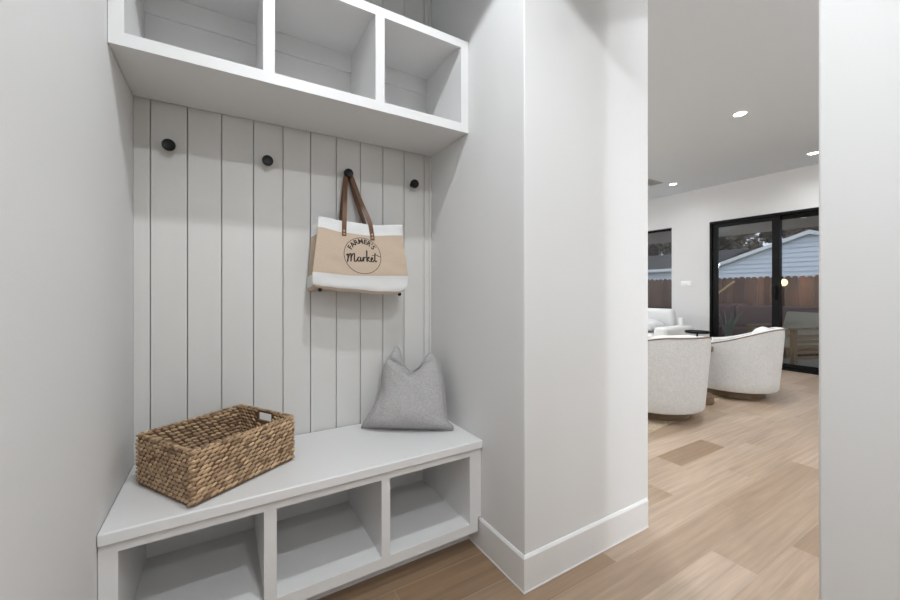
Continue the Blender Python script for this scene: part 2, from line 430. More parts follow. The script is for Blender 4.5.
for x in (.340, .690): bp_(MB().ball((x, 1.606, 1.086 if x < .5 else 1.066), (.009, .008, .008)), 'foot', KNOBB)
def catmull(P, n=10):
    P = [Vector(p) for p in P]; Q = [P[0]]+P+[P[-1]]; out = []
    for i in range(1, len(Q)-2):
        for k in range(n):
            t = k/n; a, b, c, d = Q[i-1], Q[i], Q[i+1], Q[i+2]
            out.append(.5*((2*b)+(c-a)*t+(2*a-5*b+4*c-d)*t*t+(3*b-a-3*c+d)*t**3))
    out.append(P[-1]); return out
def strap(pts, w=.020, th=.003, twist=None):
    path = catmull(pts, 8); m = MB(); rows = []; n = len(path)
    for i, p in enumerate(path):
        t = (path[min(i+1, n-1)]-path[max(i-1, 0)]).normalized()
        a = twist(i/(n-1)) if twist else 0
        nrm = Vector((math.sin(a), -math.cos(a), 0))
        s = t.cross(nrm).normalized(); q = s.cross(t).normalized()
        ww = w/2
        rows.append([p+s*ww+q*th/2, p-s*ww+q*th/2, p-s*ww-q*th/2, p+s*ww-q*th/2])
    m.grid(rows, close_u=True, cap=True); return m
fy = lambda x, z: None
def surf(x, z):
    # invert the front panel for a point (x, z)
    w = .5
    u = .5
    for _ in range(12):
        p = front(u, w); w += (z-p.z)/.32; u += (x-p.x)/.39; w = max(0, min(1, w)); u = max(0, min(1, u))
    return front(u, w).y
def fs(x, z, o=.0028): return (x, surf(x, z)-o, z)
s1 = strap([fs(.447, 1.318), fs(.448, 1.345), (.451, 1.645, 1.40), (.465, 1.685, 1.51), (.478, 1.722, 1.60), (.491, 1.7385, 1.6285), (.504, 1.722, 1.60), (.533, 1.685, 1.49), (.562, 1.648, 1.395), fs(.571, 1.340), fs(.572, 1.308)], w=.019)
bp_(s1, 'handle', LEATHER, sharp=50)
s2 = strap([(.458, 1.731, 1.34), (.459, 1.733, 1.40), (.472, 1.736, 1.52), (.482, 1.742, 1.60), (.491, 1.744, 1.6325), (.501, 1.742, 1.60), (.530, 1.736, 1.50), (.566, 1.733, 1.40), (.578, 1.731, 1.34)], w=.019,
           twist=lambda t: -.5*math.sin(t*PI))
bp_(s2, 'handle', LEATHER, sharp=50)
for x, z in ((.447, 1.340), (.447, 1.326), (.5715, 1.332), (.572, 1.317)):
    bp_(MB().ball((x, surf(x, z)-.0045, z), (.0050, .0022, .0050)), 'rivet', COPPER)
# printed circle and lettering, laid on the front panel surface
CX, CZc, CR = .5215, 1.2345, .0830
def onbag(x, z, off=.0010): return Vector((x, surf(x, z)-off, z))
m = MB(); rows = []
for i in range(72):
    a = 2*PI*i/72
    rows.append([onbag(CX+rr*math.cos(a), CZc+rr*math.sin(a)*.97) for rr in (CR-.0024, CR)])
m.grid(rows, close_v=True)
def glyph(ch, size, fn, m, bold=.02):
    cu = bpy.data.curves.new('glyph_tmp', 'FONT'); cu.body = ch; cu.size = size; cu.align_x = 'CENTER'; cu.resolution_u = 3; cu.offset = bold*size
    ob = bpy.data.objects.new('glyph_tmp', cu); COL.objects.link(ob)
    dg = bpy.context.evaluated_depsgraph_get(); me = ob.evaluated_get(dg).to_mesh()
    V = [m.v(fn(v.co.x, v.co.y)) for v in me.vertices]
    for p in me.polygons: m.face([V[i] for i in p.vertices])
    ob.evaluated_get(dg).to_mesh_clear(); bpy.data.objects.remove(ob); bpy.data.curves.remove(cu)
word = "FARMER'S"; angs = [148, 131, 114.5, 95, 76.5, 60.5, 49.5, 38]
for ch, a in zip(word, angs):
    a = R(a); bx, bz = CX+math.cos(a)*.0535, CZc+math.sin(a)*.0535
    tx, tz = math.sin(a), -math.cos(a)
    def fn(gx, gy, bx=bx, bz=bz, a=a, tx=tx, tz=tz):
        return onbag(bx+tx*gx+math.cos(a)*gy, bz+tz*gx+math.sin(a)*gy)
    glyph(ch, .0295, fn, m, .03)
def stroke(pts, wd=.0024):
    P = catmull([(p[0], p[1], 0) for p in pts], 6); rows = []
    n = len(P)
    for i, p in enumerate(P):
        t = (P[min(i+1, n-1)]-P[max(i-1, 0)])
        t = t.normalized() if t.length > 1e-6 else Vector((1, 0, 0))
        down = .55+.75*abs(t.y)
        s = Vector((-t.y, t.x, 0))*wd/2*down
        rows.append([onbag(CX+(p+s).x, CZc+(p+s).y, .0013), onbag(CX+(p-s).x, CZc+(p-s).y, .0013)])
    m.grid(rows)
S = .001
def sp(L, dx=0, wd=.0046): stroke([((x+dx)*S, y*S) for x, y in L], wd)
sp([(-72, -2), (-68, 4), (-65, 2), (-66, -14), (-70, -30), (-66, -14), (-58, 4), (-53, 7), (-52, 0), (-55, -28), (-52, -10), (-44, 5), (-38, 8), (-37, 0), (-40, -22), (-37, -28), (-31, -24), (-26, -16)])
sp([(-12, -8), (-18, -7), (-24, -14), (-24, -24), (-18, -26), (-12, -16), (-10, -8), (-12, -20), (-9, -26), (-4, -20), (-1, -12)])
sp([(-2, -8), (1, -9), (0, -26), (2, -14), (8, -7), (12, -9)])
sp([(15, 20), (18, 22), (18, 10), (15, -26), (18, -14), (25, -6), (27, -9), (19, -15), (26, -24), (31, -26), (36, -20)])
sp([(36, -18), (41, -14), (43, -9), (39, -7), (35, -14), (36, -24), (42, -26), (49, -18)])
sp([(55, 10), (56, 12), (53, -10), (52, -22), (56, -26), (61, -20)])
sp([(40, 2), (52, 4), (60, 6), (70, 1), (80, -2)], 0, .0036)
o = bp_(m, 'printed_badge', INK, recalc=False); o['label'] = "black printed circle badge reading FARMER'S Market"

# ------------------------------------------------------------------ pillow
PIL = empty('throw_pillow', (.72, 1.56, .46), 'grey linen throw pillow leaning in the right corner of the bench', 'pillow')
pp = put(PIL)
B0 = Vector((.543, 1.668, .4655)); E1 = Vector((.8266, -.5628, 0)); UP = Vector((.1925, .2827, .9397)); NN = Vector((-.5289, -.7767, .3420))
kl = [(0, -.012), (.06, -.004), (.14, .012), (.24, .034), (.42, .063), (.7, .066), (.86, .084), (1, .118)]
kr = [(0, .404), (.05, .400), (.10, .378), (.35, .365), (.6, .353), (.82, .335), (1, .300)]
kt = [(0, .362), (.06, .369), (.14, .350), (.24, .296), (.34, .268), (.50, .257), (.66, .275), (.80, .315), (.90, .338), (.96, .342), (1, .334)]
def lin(keys, u):
    K = keys; i = 0
    while i < len(K)-2 and u > K[i+1][0]: i += 1
    (x1, y1), (x2, y2) = K[i], K[i+1]
    m1 = (y2-K[i-1][1])/(x2-K[i-1][0]) if i else (y2-y1)/(x2-x1)
    m2 = (K[i+2][1]-y1)/(K[i+2][0]-x1) if i < len(K)-2 else (y2-y1)/(x2-x1)
    t = (u-x1)/(x2-x1); h = x2-x1
    return (2*t**3-3*t*t+1)*y1+(t**3-2*t*t+t)*h*m1+(3*t*t-2*t**3)*y2+(t**3-t*t)*h*m2
def lin_old(keys, u):
    for (a, p), (b, q) in zip(keys, keys[1:]):
        if u <= b: return lerp(p, q, (u-a)/(b-a))
    return keys[-1][1]
N = 44
def pil(u, v, s):
    a = lerp(lin(kl, v), lin(kr, v), u); b = v*pl(kt, u) if v > .0 else 0
    b = v*(lerp(.35, lin(kt, u), min(1, v*1.0)**1.5)) 
    eu, ev = max(0, 1-abs(2*u-1)**2.8), max(0, 1-abs(2*v-1)**4.5)
    T = (.088 if s > 0 else .045)*(eu**.5)*(ev**.5)*(1.12-.45*v)
    # chop crease at the top and folds
    T *= 1-.45*math.exp(-((u-.47)/.16)**2)*max(0, (v-.62)/.38)
    f = .010*noise.noise(Vector((u*3.3, v*3.1, s*3)))*eu*ev+.0030*noise.noise(Vector((u*10, v*8, 5)))*eu
    f += (-.030*math.exp(-((b-.238-.17*abs(u-.47))/.009)**2)+.006*math.exp(-((b-.215-.16*abs(u-.47))/.014)**2))*eu*(s > 0)
    f += -.007*math.exp(-((u-.93+.10*(v-.4))/.025)**2)*math.exp(-((v-.37)/.10)**2)*(s > 0)-.006*math.exp(-((b-.045-.10*(1-u))/.008)**2)*max(0, (u-.70)/.3)*(s > 0)
    f += -.004*math.exp(-(((u-.05)-(.5-v)*.35)/.03)**2)*(s > 0)*ev
    if v < .5 and ev < 1: pass
    p = B0+E1*a+UP*b+NN*(s*T+f)
    # the lowest edge rests on the seat
    sag = max(0, .4625-p.z); p.z += sag
    return p
m = MB()
rows = [[pil(i/N, j/N, 1) for i in range(N+1)] for j in range(N+1)]
m.grid(rows); rows = [[pil(i/N, j/N, -1) for i in range(N+1)] for j in range(N+1)]; m.grid(rows)
bmesh.ops.remove_doubles(m.bm, verts=m.bm.verts, dist=.0006)
cover = pp(m, 'pillow_cover', LINEN, sharp=80)
edge = [pil(i/N, 0, 0) for i in range(N+1)]+[pil(1, j/N, 0) for j in range(1, N+1)]+[pil(1-i/N, 1, 0) for i in range(1, N+1)]+[pil(0, 1-j/N, 0) for j in range(1, N)]
for p in edge: p.z = max(p.z, .4632)
m = MB(); m.tube(edge, .0026, 6, closed=True); pp(m, 'seam_piping', LINEN)

# ------------------------------------------------------------------ basket
fm, fr_ = Vector((-.0755, 1.3140, 0)), Vector((.2175, 1.4985, 0))
ax = (fr_-fm).normalized(); ay = Vector((-ax.y, ax.x, 0))
LX, LY, HB = (fr_-fm).length, .291, .166
BK = empty('storage_basket', (fm.x, fm.y, .46), 'rectangular brown woven basket at the left end of the bench', 'basket', rz=math.atan2(ax.y, ax.x))
rb = random.Random(3)
def wall_panel(p0, p1, hole=None):
    """woven wall between two local corner points; rows of plump slanted stitches"""
    m = MB(); d = (p1-p0); Ln = d.length; d.normalize(); nr = Vector((d.y, -d.x, 0))
    m.tone = 0.0
    def core(a, b, za, zb):
        M = Matrix((( d.x, nr.x, 0, p0.x), (d.y, nr.y, 0, p0.y), (0, 0, 1, 0), (0, 0, 0, 1)))
        m.box(a, b, -.0035, .0035, za, zb, M)
    if hole:
        h0, h1, hz0, hz1 = hole
        core(0, h0, .004, HB-.006); core(h1, Ln, .004, HB-.006); core(h0, h1, .004, hz0); core(h0, h1, hz1, HB-.006)
    else: core(0, Ln, .004, HB-.006)
    nrow = 12; rh = (HB-.012)/nrow; st = .0200
    for k in range(nrow):
        z = .009+rh*(k+.5); n = int(Ln/st); off = (k % 2)*.5
        for i in range(n+1):
            t = (i+off+rb.uniform(-.12, .12))*Ln/n
            if t > Ln-.002: t = Ln-.003
            if hole and h0-.008 < t < h1+.008 and hz0-.004 < z < hz1+.004: continue
            m.tone = min(1, max(0, rb.gauss(.60, .22)))
            fat = rb.uniform(.85, 1.12)
            rot = Matrix(((d.x, nr.x, 0), (d.y, nr.y, 0), (0, 0, 1))) @ Matrix.Rotation(R(-19+rb.uniform(-6, 6)), 3, 'Y')
            m.ball(p0+d*t+Vector((0, 0, z))+nr*rb.uniform(-.0008, .0012), (.0150*fat, .0070, .0064*fat), rot, 8, 5)
    return m
c = [Vector((0, 0, 0)), Vector((LX, 0, 0)), Vector((LX, LY, 0)), Vector((0, LY, 0))]
grow = .004
wall_panel(c[0], c[1]).build('long_side', BASKET, BK, sharp=80)
wall_panel(c[1], c[2], (LY*.5-.038, LY*.5+.038, HB-.046, HB-.011)).build('short_side', BASKET, BK, sharp=80)['label'] = 'short woven side with a cut handle hole'
wall_panel(c[2], c[3]).build('long_side', BASKET, BK, sharp=80)
wall_panel(c[3], c[0]).build('short_side', BASKET, BK, sharp=80)
m = MB(); m.tone = .1; m.box(.003, LX-.003, .003, LY-.003, .001, .008); m.build('base', BASKETD, BK)
m = MB(); m.tone = .35
for i in range(4):
    a, b = c[i], c[(i+1) % 4]; Ln = (b-a).length; n = int(Ln/.012); pts = []
    for k in range(n+1):
        p = a.lerp(b, k/n)+Vector((0, 0, HB-.005)); p.z += .0012*math.sin(k*2.1); pts.append(p)
    m.tone = .2; m.tube(pts, .0042, 7)
    for k in range(n):
        m.tone = min(1, max(0, rb.gauss(.45, .2))); p = a.lerp(b, (k+.5)/n)+Vector((0, 0, HB-.004)); d = (b-a).normalized()
        rot = Matrix(((d.x, -d.y, 0), (d.y, d.x, 0), (0, 0, 1))) @ Matrix.Rotation(R(25), 3, 'Z')
        m.ball(p, (.0105, .0052, .0048), rot, 8, 5)
m.build('rim', BASKET, BK, sharp=80)
h0y, h1y = LY*.5-.038, LY*.5+.038
m = MB(); m.tone = .15
m.tube([(LX, h0y, HB-.045), (LX, h0y, HB-.012), (LX, h1y, HB-.012), (LX, h1y, HB-.045)], .0028, 6, closed=True)
m.build('handle_trim', BASKET, BK)

# ------------------------------------------------------------------ sliding door and window
D = MB(); fx0, fx1 = XF-.012, XF+.115
D.box(fx0, fx1, DY1-.030, DY1, 0, DZ); D.box(fx0, fx1, DY0, DY0+.030, 0, DZ)
D.box(fx0, fx1, DY0+.03, DY1-.03, DZ-.035, DZ); D.box(fx0, fx1, DY0+.03, DY1-.03, 0, .022)
door = struct(D, 'door_1', BLACK, 'black framed sliding glass door to the patio', bevel=.002)
pan = [(2.170, 3.005, .020), (1.398, 2.258, .062), (.63, 1.486, .020)]
for i, (a, b, dx) in enumerate(pan):
    m = MB(); x0, x1 = XF+dx, XF+dx+.036
    zb, zt = .024, DZ-.037; la = .088; ga, gb = a+la, b-(.07 if i == 0 else .088)
    m.box(x0, x1, a, ga, zb, zt); m.box(x0, x1, gb, b, zb, zt); m.box(x0, x1, ga, gb, zb, zb+.055); m.box(x0, x1, ga, gb, zt-.058, zt)
    o = m.build('door_panel', BLACK, door, bevel=.002)
    g = MB().box(x0+.014, x0+.020, ga-.005, gb+.005, zb+.05, zt-.053).build('glass', GLASS, o)
h = MB(); h.rbox(XF-.010, XF+.012, 2.204, 2.222, .95, 1.15, .005).build('door_handle', BLACK, door)
Wn = MB(); wx0, wx1 = XF+.075, XF+.125; fr = .022
Wn.box(wx0, wx1, WY0, WY0+fr*.5, WZ0, WZ1); Wn.box(wx0, wx1, WY1-fr, WY1, WZ0, WZ1); Wn.box(wx0, wx1, WY0, WY1, WZ1-fr*1.6, WZ1); Wn.box(wx0, wx1, WY0, WY1, WZ0, WZ0+fr*.7)
win = struct(Wn, 'window_1', BLACK, 'black framed fixed window behind the sofa')
MB().box(XF+.097, XF+.103, WY0+fr*.5, WY1-fr, WZ0+fr*.7, WZ1-fr*1.6).build('glass', GLASS, win)

# switch plate on the far wall
SW = empty('switch_plate', (XF, 3.39, 1.195), 'white wall switch plate between window and sliding door', 'light switch')
m = MB(); m.rbox(-.007, -.0005, -.082, .082, -.042, .042, .003, 2); m.build('plate', CERAM, SW)
for y in (-.050, 0, .050): m = MB(); m.rbox(-.011, -.005, y-.016, y+.016, -.030, .030, .002, 2); m.build('rocker', CERAM, SW)

# ------------------------------------------------------------------ ceiling lights
CL0 = None
def spot_at(parent, P, name='lamp', size=124, blend=.06):
    l = bpy.data.lights.new(name, 'SPOT'); l.energy = P; l.spot_size = R(size); l.spot_blend = blend; l.shadow_soft_size = .04; l.color = (.925, .965, 1.0)
    o = bpy.data.objects.new(name, l); COL.objects.link(o); o.parent = parent; o.location = (0, 0, -.012)
    return o
HALL, LIV = 80, 59
lights = [(.40, .66, HALL*.60, 'round recessed ceiling light over the front of the bench'), (.42, -.42, HALL*.76, 'round recessed ceiling light in the hall behind the viewer'),
          (2.17, .68, HALL*.17, 'round recessed ceiling light in the passage past the pier'), (.42, -1.6, HALL*.8, 'round recessed ceiling light at the far end of the hall'),
          (4.068, 1.633, LIV*.85, 'round ceiling light above the swivel chairs, nearest one in view'), (5.978, 1.661, LIV*.4, 'round ceiling light beside the right wall edge, near the sliding door'),
          (5.889, 3.239, LIV*.28, 'small round ceiling light in front of the sofa window, furthest left'), (4.068, 3.24, LIV, 'round ceiling light in the middle of the living room'),
          (2.17, 3.24, LIV, 'round ceiling light behind the pier'), (.35, 3.24, LIV*1.2, 'round ceiling light in the back corner of the living room'),
          (4.068, 0.0, LIV, 'round ceiling light at the near side of the living room'), (5.978, 0.0, LIV, 'round ceiling light at the near side by the glass door'),
          (4.068, 4.85, LIV, 'round ceiling light at the far end of the living room'), (5.9, 4.85, LIV, 'round ceiling light above the left end of the sofa'),
          (2.17, 1.66, LIV*.7, 'round ceiling light just past the pier'), (3.0, -1.5, LIV, 'round ceiling light furthest to the right')]
for i, (x, y, P, lb) in enumerate(lights):
    if CL0 is None:
        CL0 = empty('ceiling_light', (x, y, CZ), lb, 'ceiling light', 'recessed ceiling lights')
        m = MB(); m.lathe([(.060, -.0005), (.060, -.006), (.052, -.008), (.046, -.004), (.046, -.0005)], seg=32, cap=False); m.build('trim_ring', CERAM, CL0)
        m = MB(); m.lathe([(.0455, -.0010), (.0455, -.0035), (.01, -.0045)], seg=32); m.build('diffuser', LAMPE, CL0)
        r = CL0
    else:
        kids = [k for k in CL0.children if k.type == 'MESH']
        r = CL0.copy(); COL.objects.link(r); r.location = (x, y, CZ); r['label'] = lb
        for k in kids: c_ = k.copy(); COL.objects.link(c_); c_.parent = r
for (x, y, P, lb), r in zip(lights, [o for o in sc.objects if o.get('category') == 'ceiling light']):
    hall = x < 2.5 and y < 1
    spot_at(r, P, size=(124 if y > .5 else 152) if hall else 165, blend=(.06 if y > .5 else .4) if hall else .9)
# two standing lamps added out of view to brighten the living room ceiling
def added_floor_lamp(x, y, P, lb):
    o = empty('added_floor_lamp', (x, y, 0), lb, 'lamp')
    m = MB(); m.lathe([(.14, 0), (.15, .008), (.14, .020), (.013, .024)], seg=32); m.build('base', BLACK, o)
    m = MB(); m.lathe([(.011, .022), (.011, 1.62)], seg=12); m.build('pole', BLACK, o)
    m = MB(); m.ball((0, 0, 1.76), (.13, .13, .13), None, 24, 14); m.build('fill_globe', emis('fill_globe_glow', (.90, .95, 1), P), o)
added_floor_lamp(1.75, 5.2, 95, 'added unseen fill lamp with black pole and white globe in the far corner')
added_floor_lamp(2.3, -2.1, 95, 'added unseen fill lamp with black pole and white globe near the entry end')
# air register
AV = empty('air_vent', (5.50, 3.36, CZ), 'small grey ceiling air register left of the furthest ceiling light', 'vent')
m = MB(); m.box(-.17, .17, -.09, -.072, -.012, 0); m.box(-.17, .17, .072, .09, -.012, 0); m.box(-.17, -.15, -.072, .072, -.012, 0); m.box(.15, .17, -.072, .072, -.012, 0)
m.build('frame', simple('vent_metal', (.45, .45, .45), .5), AV)
m = MB()
for k in range(7):
    y = -.06+.02*k; m.box(-.15, .15, y-.006, y+.006, -.009, -.007, )
m.build('louvre', simple('louvre_metal', (.30, .30, .30), .5), AV)

# ------------------------------------------------------------------ swivel chairs
def smooth(t): t = max(0, min(1, t)); return t*t*(3-2*t)
def chair():
    root = empty('swivel_chair', (0, 0, 0), 'cream barrel swivel chair', 'armchair', 'cream swivel chairs on the oak floor')
    def hh(d):   # d = degrees away from the middle of the back
        h = .703-.170*smooth((d-20)/105)
        return h-.22*smooth((d-128)/14)
    SEG = 96
    def ringp(r, fz):
        out = []
        for i in range(SEG):
            a = 2*PI*i/SEG; d = abs(math.degrees(a)); d = min(d, 360-d)
            rr = r(d) if callable(r) else r; z = fz(d)
            out.append(Vector((rr*math.sin(a), -rr*math.cos(a), z)))
        return out
    top = .43
    rows = [ringp(.345, lambda d: .082), ringp(.376, lambda d: .086), ringp(.385, lambda d: .10)]
    for k in (.15, .35, .55, .75, .9): rows.append(ringp(lambda d, k=k: .385+.045*k, lambda d, k=k: lerp(.10, hh(d)-.018, k)))
    rows.append(ringp(.424, lambda d: hh(d)-.008)); rows.append(ringp(.412, lambda d: hh(d)+.001))
    rows.append(ringp(.375, lambda d: hh(d)+.004)); rows.append(ringp(.352, lambda d: hh(d)-.008))
    rows.append(ringp(.345, lambda d: max(.30, hh(d)-.05))); rows.append(ringp(.335, lambda d: .30)); 
    m = MB(); V = m.grid(rows, close_u=True); m.face(V[0]); m.face(V[-1])
    m.build('shell', BOUCLE, root, sharp=50)
    m = MB(); m.tube(ringp(.424, lambda d: hh(d)-.002), .0065, 6, closed=True); m.build('piping', PIPING, root)
    m = MB()
    rr = []
    for r, z in ((.05, .302), (.28, .302), (.322, .325), (.330, .37), (.322, .42), (.29, .445), (.15, .458), (.02, .462)):
        rr.append([Vector((r*math.cos(2*PI*i/40), r*math.sin(2*PI*i/40)+(.05 if math.sin(2*PI*i/40) > 0 else 0)*math.sin(2*PI*i/40), z)) for i in range(40)])
    V = m.grid(rr, close_u=True); m.face(V[0]); m.face(V[-1]); m.build('seat_cushion', BOUCLE, root, sharp=50)
    Mx = Matrix.Translation((0, -.225, .575)) @ Matrix.Rotation(R(14), 4, 'X')
    m = MB(); m.rbox(-.22, .22, -.045, .045, -.125, .13, .035, M=Mx, puff=.3); m.build('back_cushion', WHITEF, root, sharp=60)
    m = MB(); m.lathe([(.262, .003), (.28, .006), (.28, .060), (.25, .081)], seg=64); m.build('plinth', WALNUT, root)
    return root
ch1 = chair(); ch1.location = (3.311, 1.992, 0.004); ch1.rotation_euler = (0, 0, -R(20))
ch1['label'] = 'cream barrel swivel chair beside the wall pier, nearer of the pair'
ch2 = copy_tree(ch1); ch2.location = (4.613, 1.929, 0.004); ch2.rotation_euler = (0, 0, R(12))
ch2['label'] = 'cream barrel swivel chair in front of the sliding door, white cushion showing'
# drink table between them (wood)
T = empty('side_table', (3.965, 1.975, .004), 'small round wooden side table between the two swivel chairs', 'side table')
m = MB(); m.lathe([(.02, .49), (.145, .492), (.155, .50), (.155, .535), (.15, .54)], seg=40); m.build('table_top', WALNUT, T)
m = MB(); m.lathe([(.04, .078), (.028, .12), (.028, .44), (.05, .489)], seg=24); m.build('pedestal', WALNUT, T)
m = MB(); m.lathe([(.155, .0), (.16, .006), (.16, .07), (.15, .078)], seg=40); m.build('base', WALNUT, T)
# rug
rg = MB(); Mr = Matrix.Translation((2.30, 1.64, 0)) @ Matrix.Rotation(R(6.8), 4, 'Z'); rg.box(0, 2.75, 0, 3.0, .0003, .004, Mr)
tag(rg.build('area_rug', RUG), 'tan woven jute rug under the swivel chairs', 'rug')

# ------------------------------------------------------------------ black drink table
T = empty('drink_table', (5.25, 2.58, .0001), 'small black round drink table between sofa arm and swivel chair', 'side table')
m = MB(); m.lathe([(.01, .532), (.130, .534), (.138, .540), (.138, .560), (.134, .560), (.132, .546), (.01, .546)], seg=40); m.build('tray_top', BLACK, T)
m = MB(); m.lathe([(.011, .012), (.011, .532)], seg=16); m.build('pole', BLACK, T)
m = MB(); m.lathe([(.10, 0), (.105, .004), (.10, .010), (.012, .013)], seg=32); m.build('base', BLACK, T)

# ------------------------------------------------------------------ sofa
S_ = empty('sofa', (5.78, 4.2, 0), 'white upholstered sofa under the black framed window', 'sofa')
sp_ = put(S_)
sp_(MB().rbox(5.40, 6.14, 3.04, 5.4, .08, .29, .03), 'base', WHITEF)
sp_(MB().rbox(5.36, 6.12, 3.04, 3.24, .08, .552, .05, 4), 'arm', WHITEF)
sp_(MB().rbox(5.36, 6.12, 5.20, 5.40, .08, .552, .05, 4), 'arm', WHITEF)
sp_(MB().rbox(6.02, 6.18, 3.06, 5.38, .08, .545, .05, 4), 'back_frame', WHITEF)
for a, b in ((3.245, 4.215), (4.22, 5.195)):
    sp_(MB().rbox(5.34, 6.02, a, b, .285, .445, .05, 4), 'seat_cushion', WHITEF)
    Mx = Matrix.Translation((5.955, (a+b)/2, .62)) @ Matrix.Rotation(R(-8), 4, 'Y')
    sp_(MB().rbox(-.085, .085, -(b-a)/2+.005, (b-a)/2-.005, -.175, .175, .06, 4, M=Mx), 'back_cushion', WHITEF)
for x in (5.42, 6.08):
    for y in (3.12, 5.3): sp_(MB().lathe([(.018, 0), (.024, .085)], c=(x, y, 0), seg=16), 'leg', WALNUT)
Q = empty('sofa_pillow', (5.62, 3.55, .445), 'white throw pillow lying on the sofa seat behind the arm', 'pillow')
Mx = Matrix.Translation((5.60, 3.50, .558)) @ Matrix.Rotation(R(6), 4, 'X')
o = put(Q)(MB().rbox(-.20, .20, -.19, .19, -.060, .060, .04, M=Mx, puff=.6), 'pillow_cover', WHITEF)
m = MB(); m.lathe([(.028, .001), (.033, .006), (.035, .115), (.031, .118), (.029, .110), (.026, .02)], c=(0, 0, 0), seg=28)
o = m.build('candle_jar', CERAM); o.location = (5.955, 3.155, .5525); tag(o, 'white candle jar standing on the sofa arm', 'candle')

# ------------------------------------------------------------------ patio
GZ = -.06
m = MB(); m.box(XF+.15, 70, -14, 60, -.30, -.16); struct(m, 'ground', GRASS, 'dry lawn beyond the patio')
m = MB(); m.box(XF+.15, 10.4, -3, 9, -.16, GZ); struct(m, 'patio_floor', CONC, 'light concrete patio floor')
m = MB(); m.box(XF+.15, 9.70, -3, 9, 2.30, 2.42); struct(m, 'patio_ceiling', SOFFIT, 'taupe patio ceiling')
m = MB(); m.box(9.70, 9.74, -3, 9, 2.30, 2.50); struct(m, 'trim_5', simple('patio_fascia', (.12, .10, .09), .7), 'dark edge board of the patio roof')

# outdoor sofa
OS = empty('outdoor_sofa', (8.95, 3.3, GZ), 'low mauve patio sofa seen through the sliding door', 'sofa'); op = put(OS)
g = GZ
op(MB().rbox(8.55, 9.35, 2.3, 4.5, g+.06, g+.26, .02), 'frame', POTM)
for a in (2.32, 3.05, 3.78): op(MB().rbox(8.52, 9.12, a, a+.70, g+.26, g+.42, .04), 'seat_cushion', MAUVE)
for a in (2.32, 3.05, 3.78): op(MB().rbox(9.10, 9.30, a, a+.70, g+.40, g+.84, .06), 'back_cushion', MAUVE)
for y0_, y1_ in ((2.14, 2.30), (4.50, 4.66)): op(MB().rbox(8.55, 9.35, y0_, y1_, g+.0, g+.62, .04), 'arm', MAUVE)
# teak lounge chair
OC = empty('lounge_chair', (7.65, 2.42, GZ), 'teak slatted patio chair with pale cushions behind the glass', 'chair', rz=R(70)); 
def cp(m, name, mat): return m.build(name, mat, OC)
for sx in (-.33, .33):
    cp(MB().box(sx-.03, sx+.03, .30, .36, 0, .56), 'leg', TEAK); cp(MB().box(sx-.03, sx+.03, -.40, -.34, 0, .62), 'leg', TEAK)
    cp(MB().box(sx-.04, sx+.04, -.40, .38, .56, .585), 'armrest', TEAK)
    m = MB()
    for z in (.12, .20, .28, .36, .44): m.box(sx-.012, sx+.012, -.34, .30, z, z+.045)
    cp(m, 'side_slats', TEAK)
cp(MB().box(-.30, .30, -.36, .34, .24, .28), 'seat_frame', TEAK)
cp(MB().rbox(-.29, .29, -.28, .36, .28, .41, .04), 'seat_cushion', OUTC)
Mx = Matrix.Translation((0, -.30, .58)) @ Matrix.Rotation(R(18), 4, 'X')
cp(MB().rbox(-.28, .28, -.06, .06, -.20, .22, .04, M=Mx), 'back_cushion', OUTC)
m = MB()
for x in (-.24, -.14, -.04, .06, .16, .26): m.box(x-.02, x+.02, -.02, .0, -.30, .24, Matrix.Translation((0, -.40, .55)) @ Matrix.Rotation(R(18), 4, 'X'))
cp(m, 'back_slats', TEAK)
# potted plant
PT = empty('potted_plant', (7.35, 3.12, GZ), 'tall spiky potted plant outside the left door panel', 'plant')
m = MB(); m.lathe([(.12, 0), (.15, .02), (.18, .30), (.165, .30), (.16, .26), (.02, .26)], seg=32); m.build('pot', POTM, PT)
m = MB(); rp = random.Random(5)
for k in range(13):
    a = rp.uniform(0, 2*PI); h_ = rp.uniform(.45, .68); out = rp.uniform(.04, .30)
    rows = []
    for i in range(9):
        t = i/8; r = .03+out*t**1.8; z = .26+h_*t*(1-.12*t); w = .020*(1-t**2.2)+.002
        c_ = Vector((r*math.cos(a), r*math.sin(a), z)); s_ = Vector((-math.sin(a), math.cos(a), 0)); o_ = Vector((math.cos(a), math.sin(a), 0))
        rows.append([c_-s_*w, c_-o_*.004, c_+s_*w, c_+o_*.003])
    m.grid(rows, close_u=True, cap=True)
m.build('leaves', PLANTG, PT, sharp=60)
# fence
F = empty('wooden_fence', (13.0, 6, -.16), 'brown wooden picket fence between patio and neighbouring house', 'fence'); fp = put(F)
rf = random.Random(9); yy = -3.0; k = 0
while yy < 18:
    m = MB()
    for i in range(14):
        m.tone = rf.random(); w = .1475; a = yy+.15*i; t = 1.47+rf.uniform(-.012, .012)
        b_ = 13.0+(i % 2)*.016
        P = [(a, -.16), (a+w, -.16), (a+w, t-.05), (a+w-.045, t), (a+.045, t), (a, t-.05)]
        V0 = [m.v((b_, y, z)) for y, z in P]; V1 = [m.v((b_+.018, y, z)) for y, z in P]
        m.face(V0); m.face(V1[::-1])
        for q in range(6): m.face([V0[q], V0[(q+1) % 6], V1[(q+1) % 6], V1[q]])
    fp(m, 'fence_panel', FENCE); m = MB(); m.tone = .3; m.box(13.03, 13.12, yy-.05, yy+.04, -.16, 1.40); fp(m, 'post', FENCE)
    m = MB(); m.tone = .4
    for z in (.1, .7, 1.25): m.box(13.023, 13.06, yy, yy+2.1, z, z+.08)
    fp(m, 'rail', FENCE)
    yy += 2.1
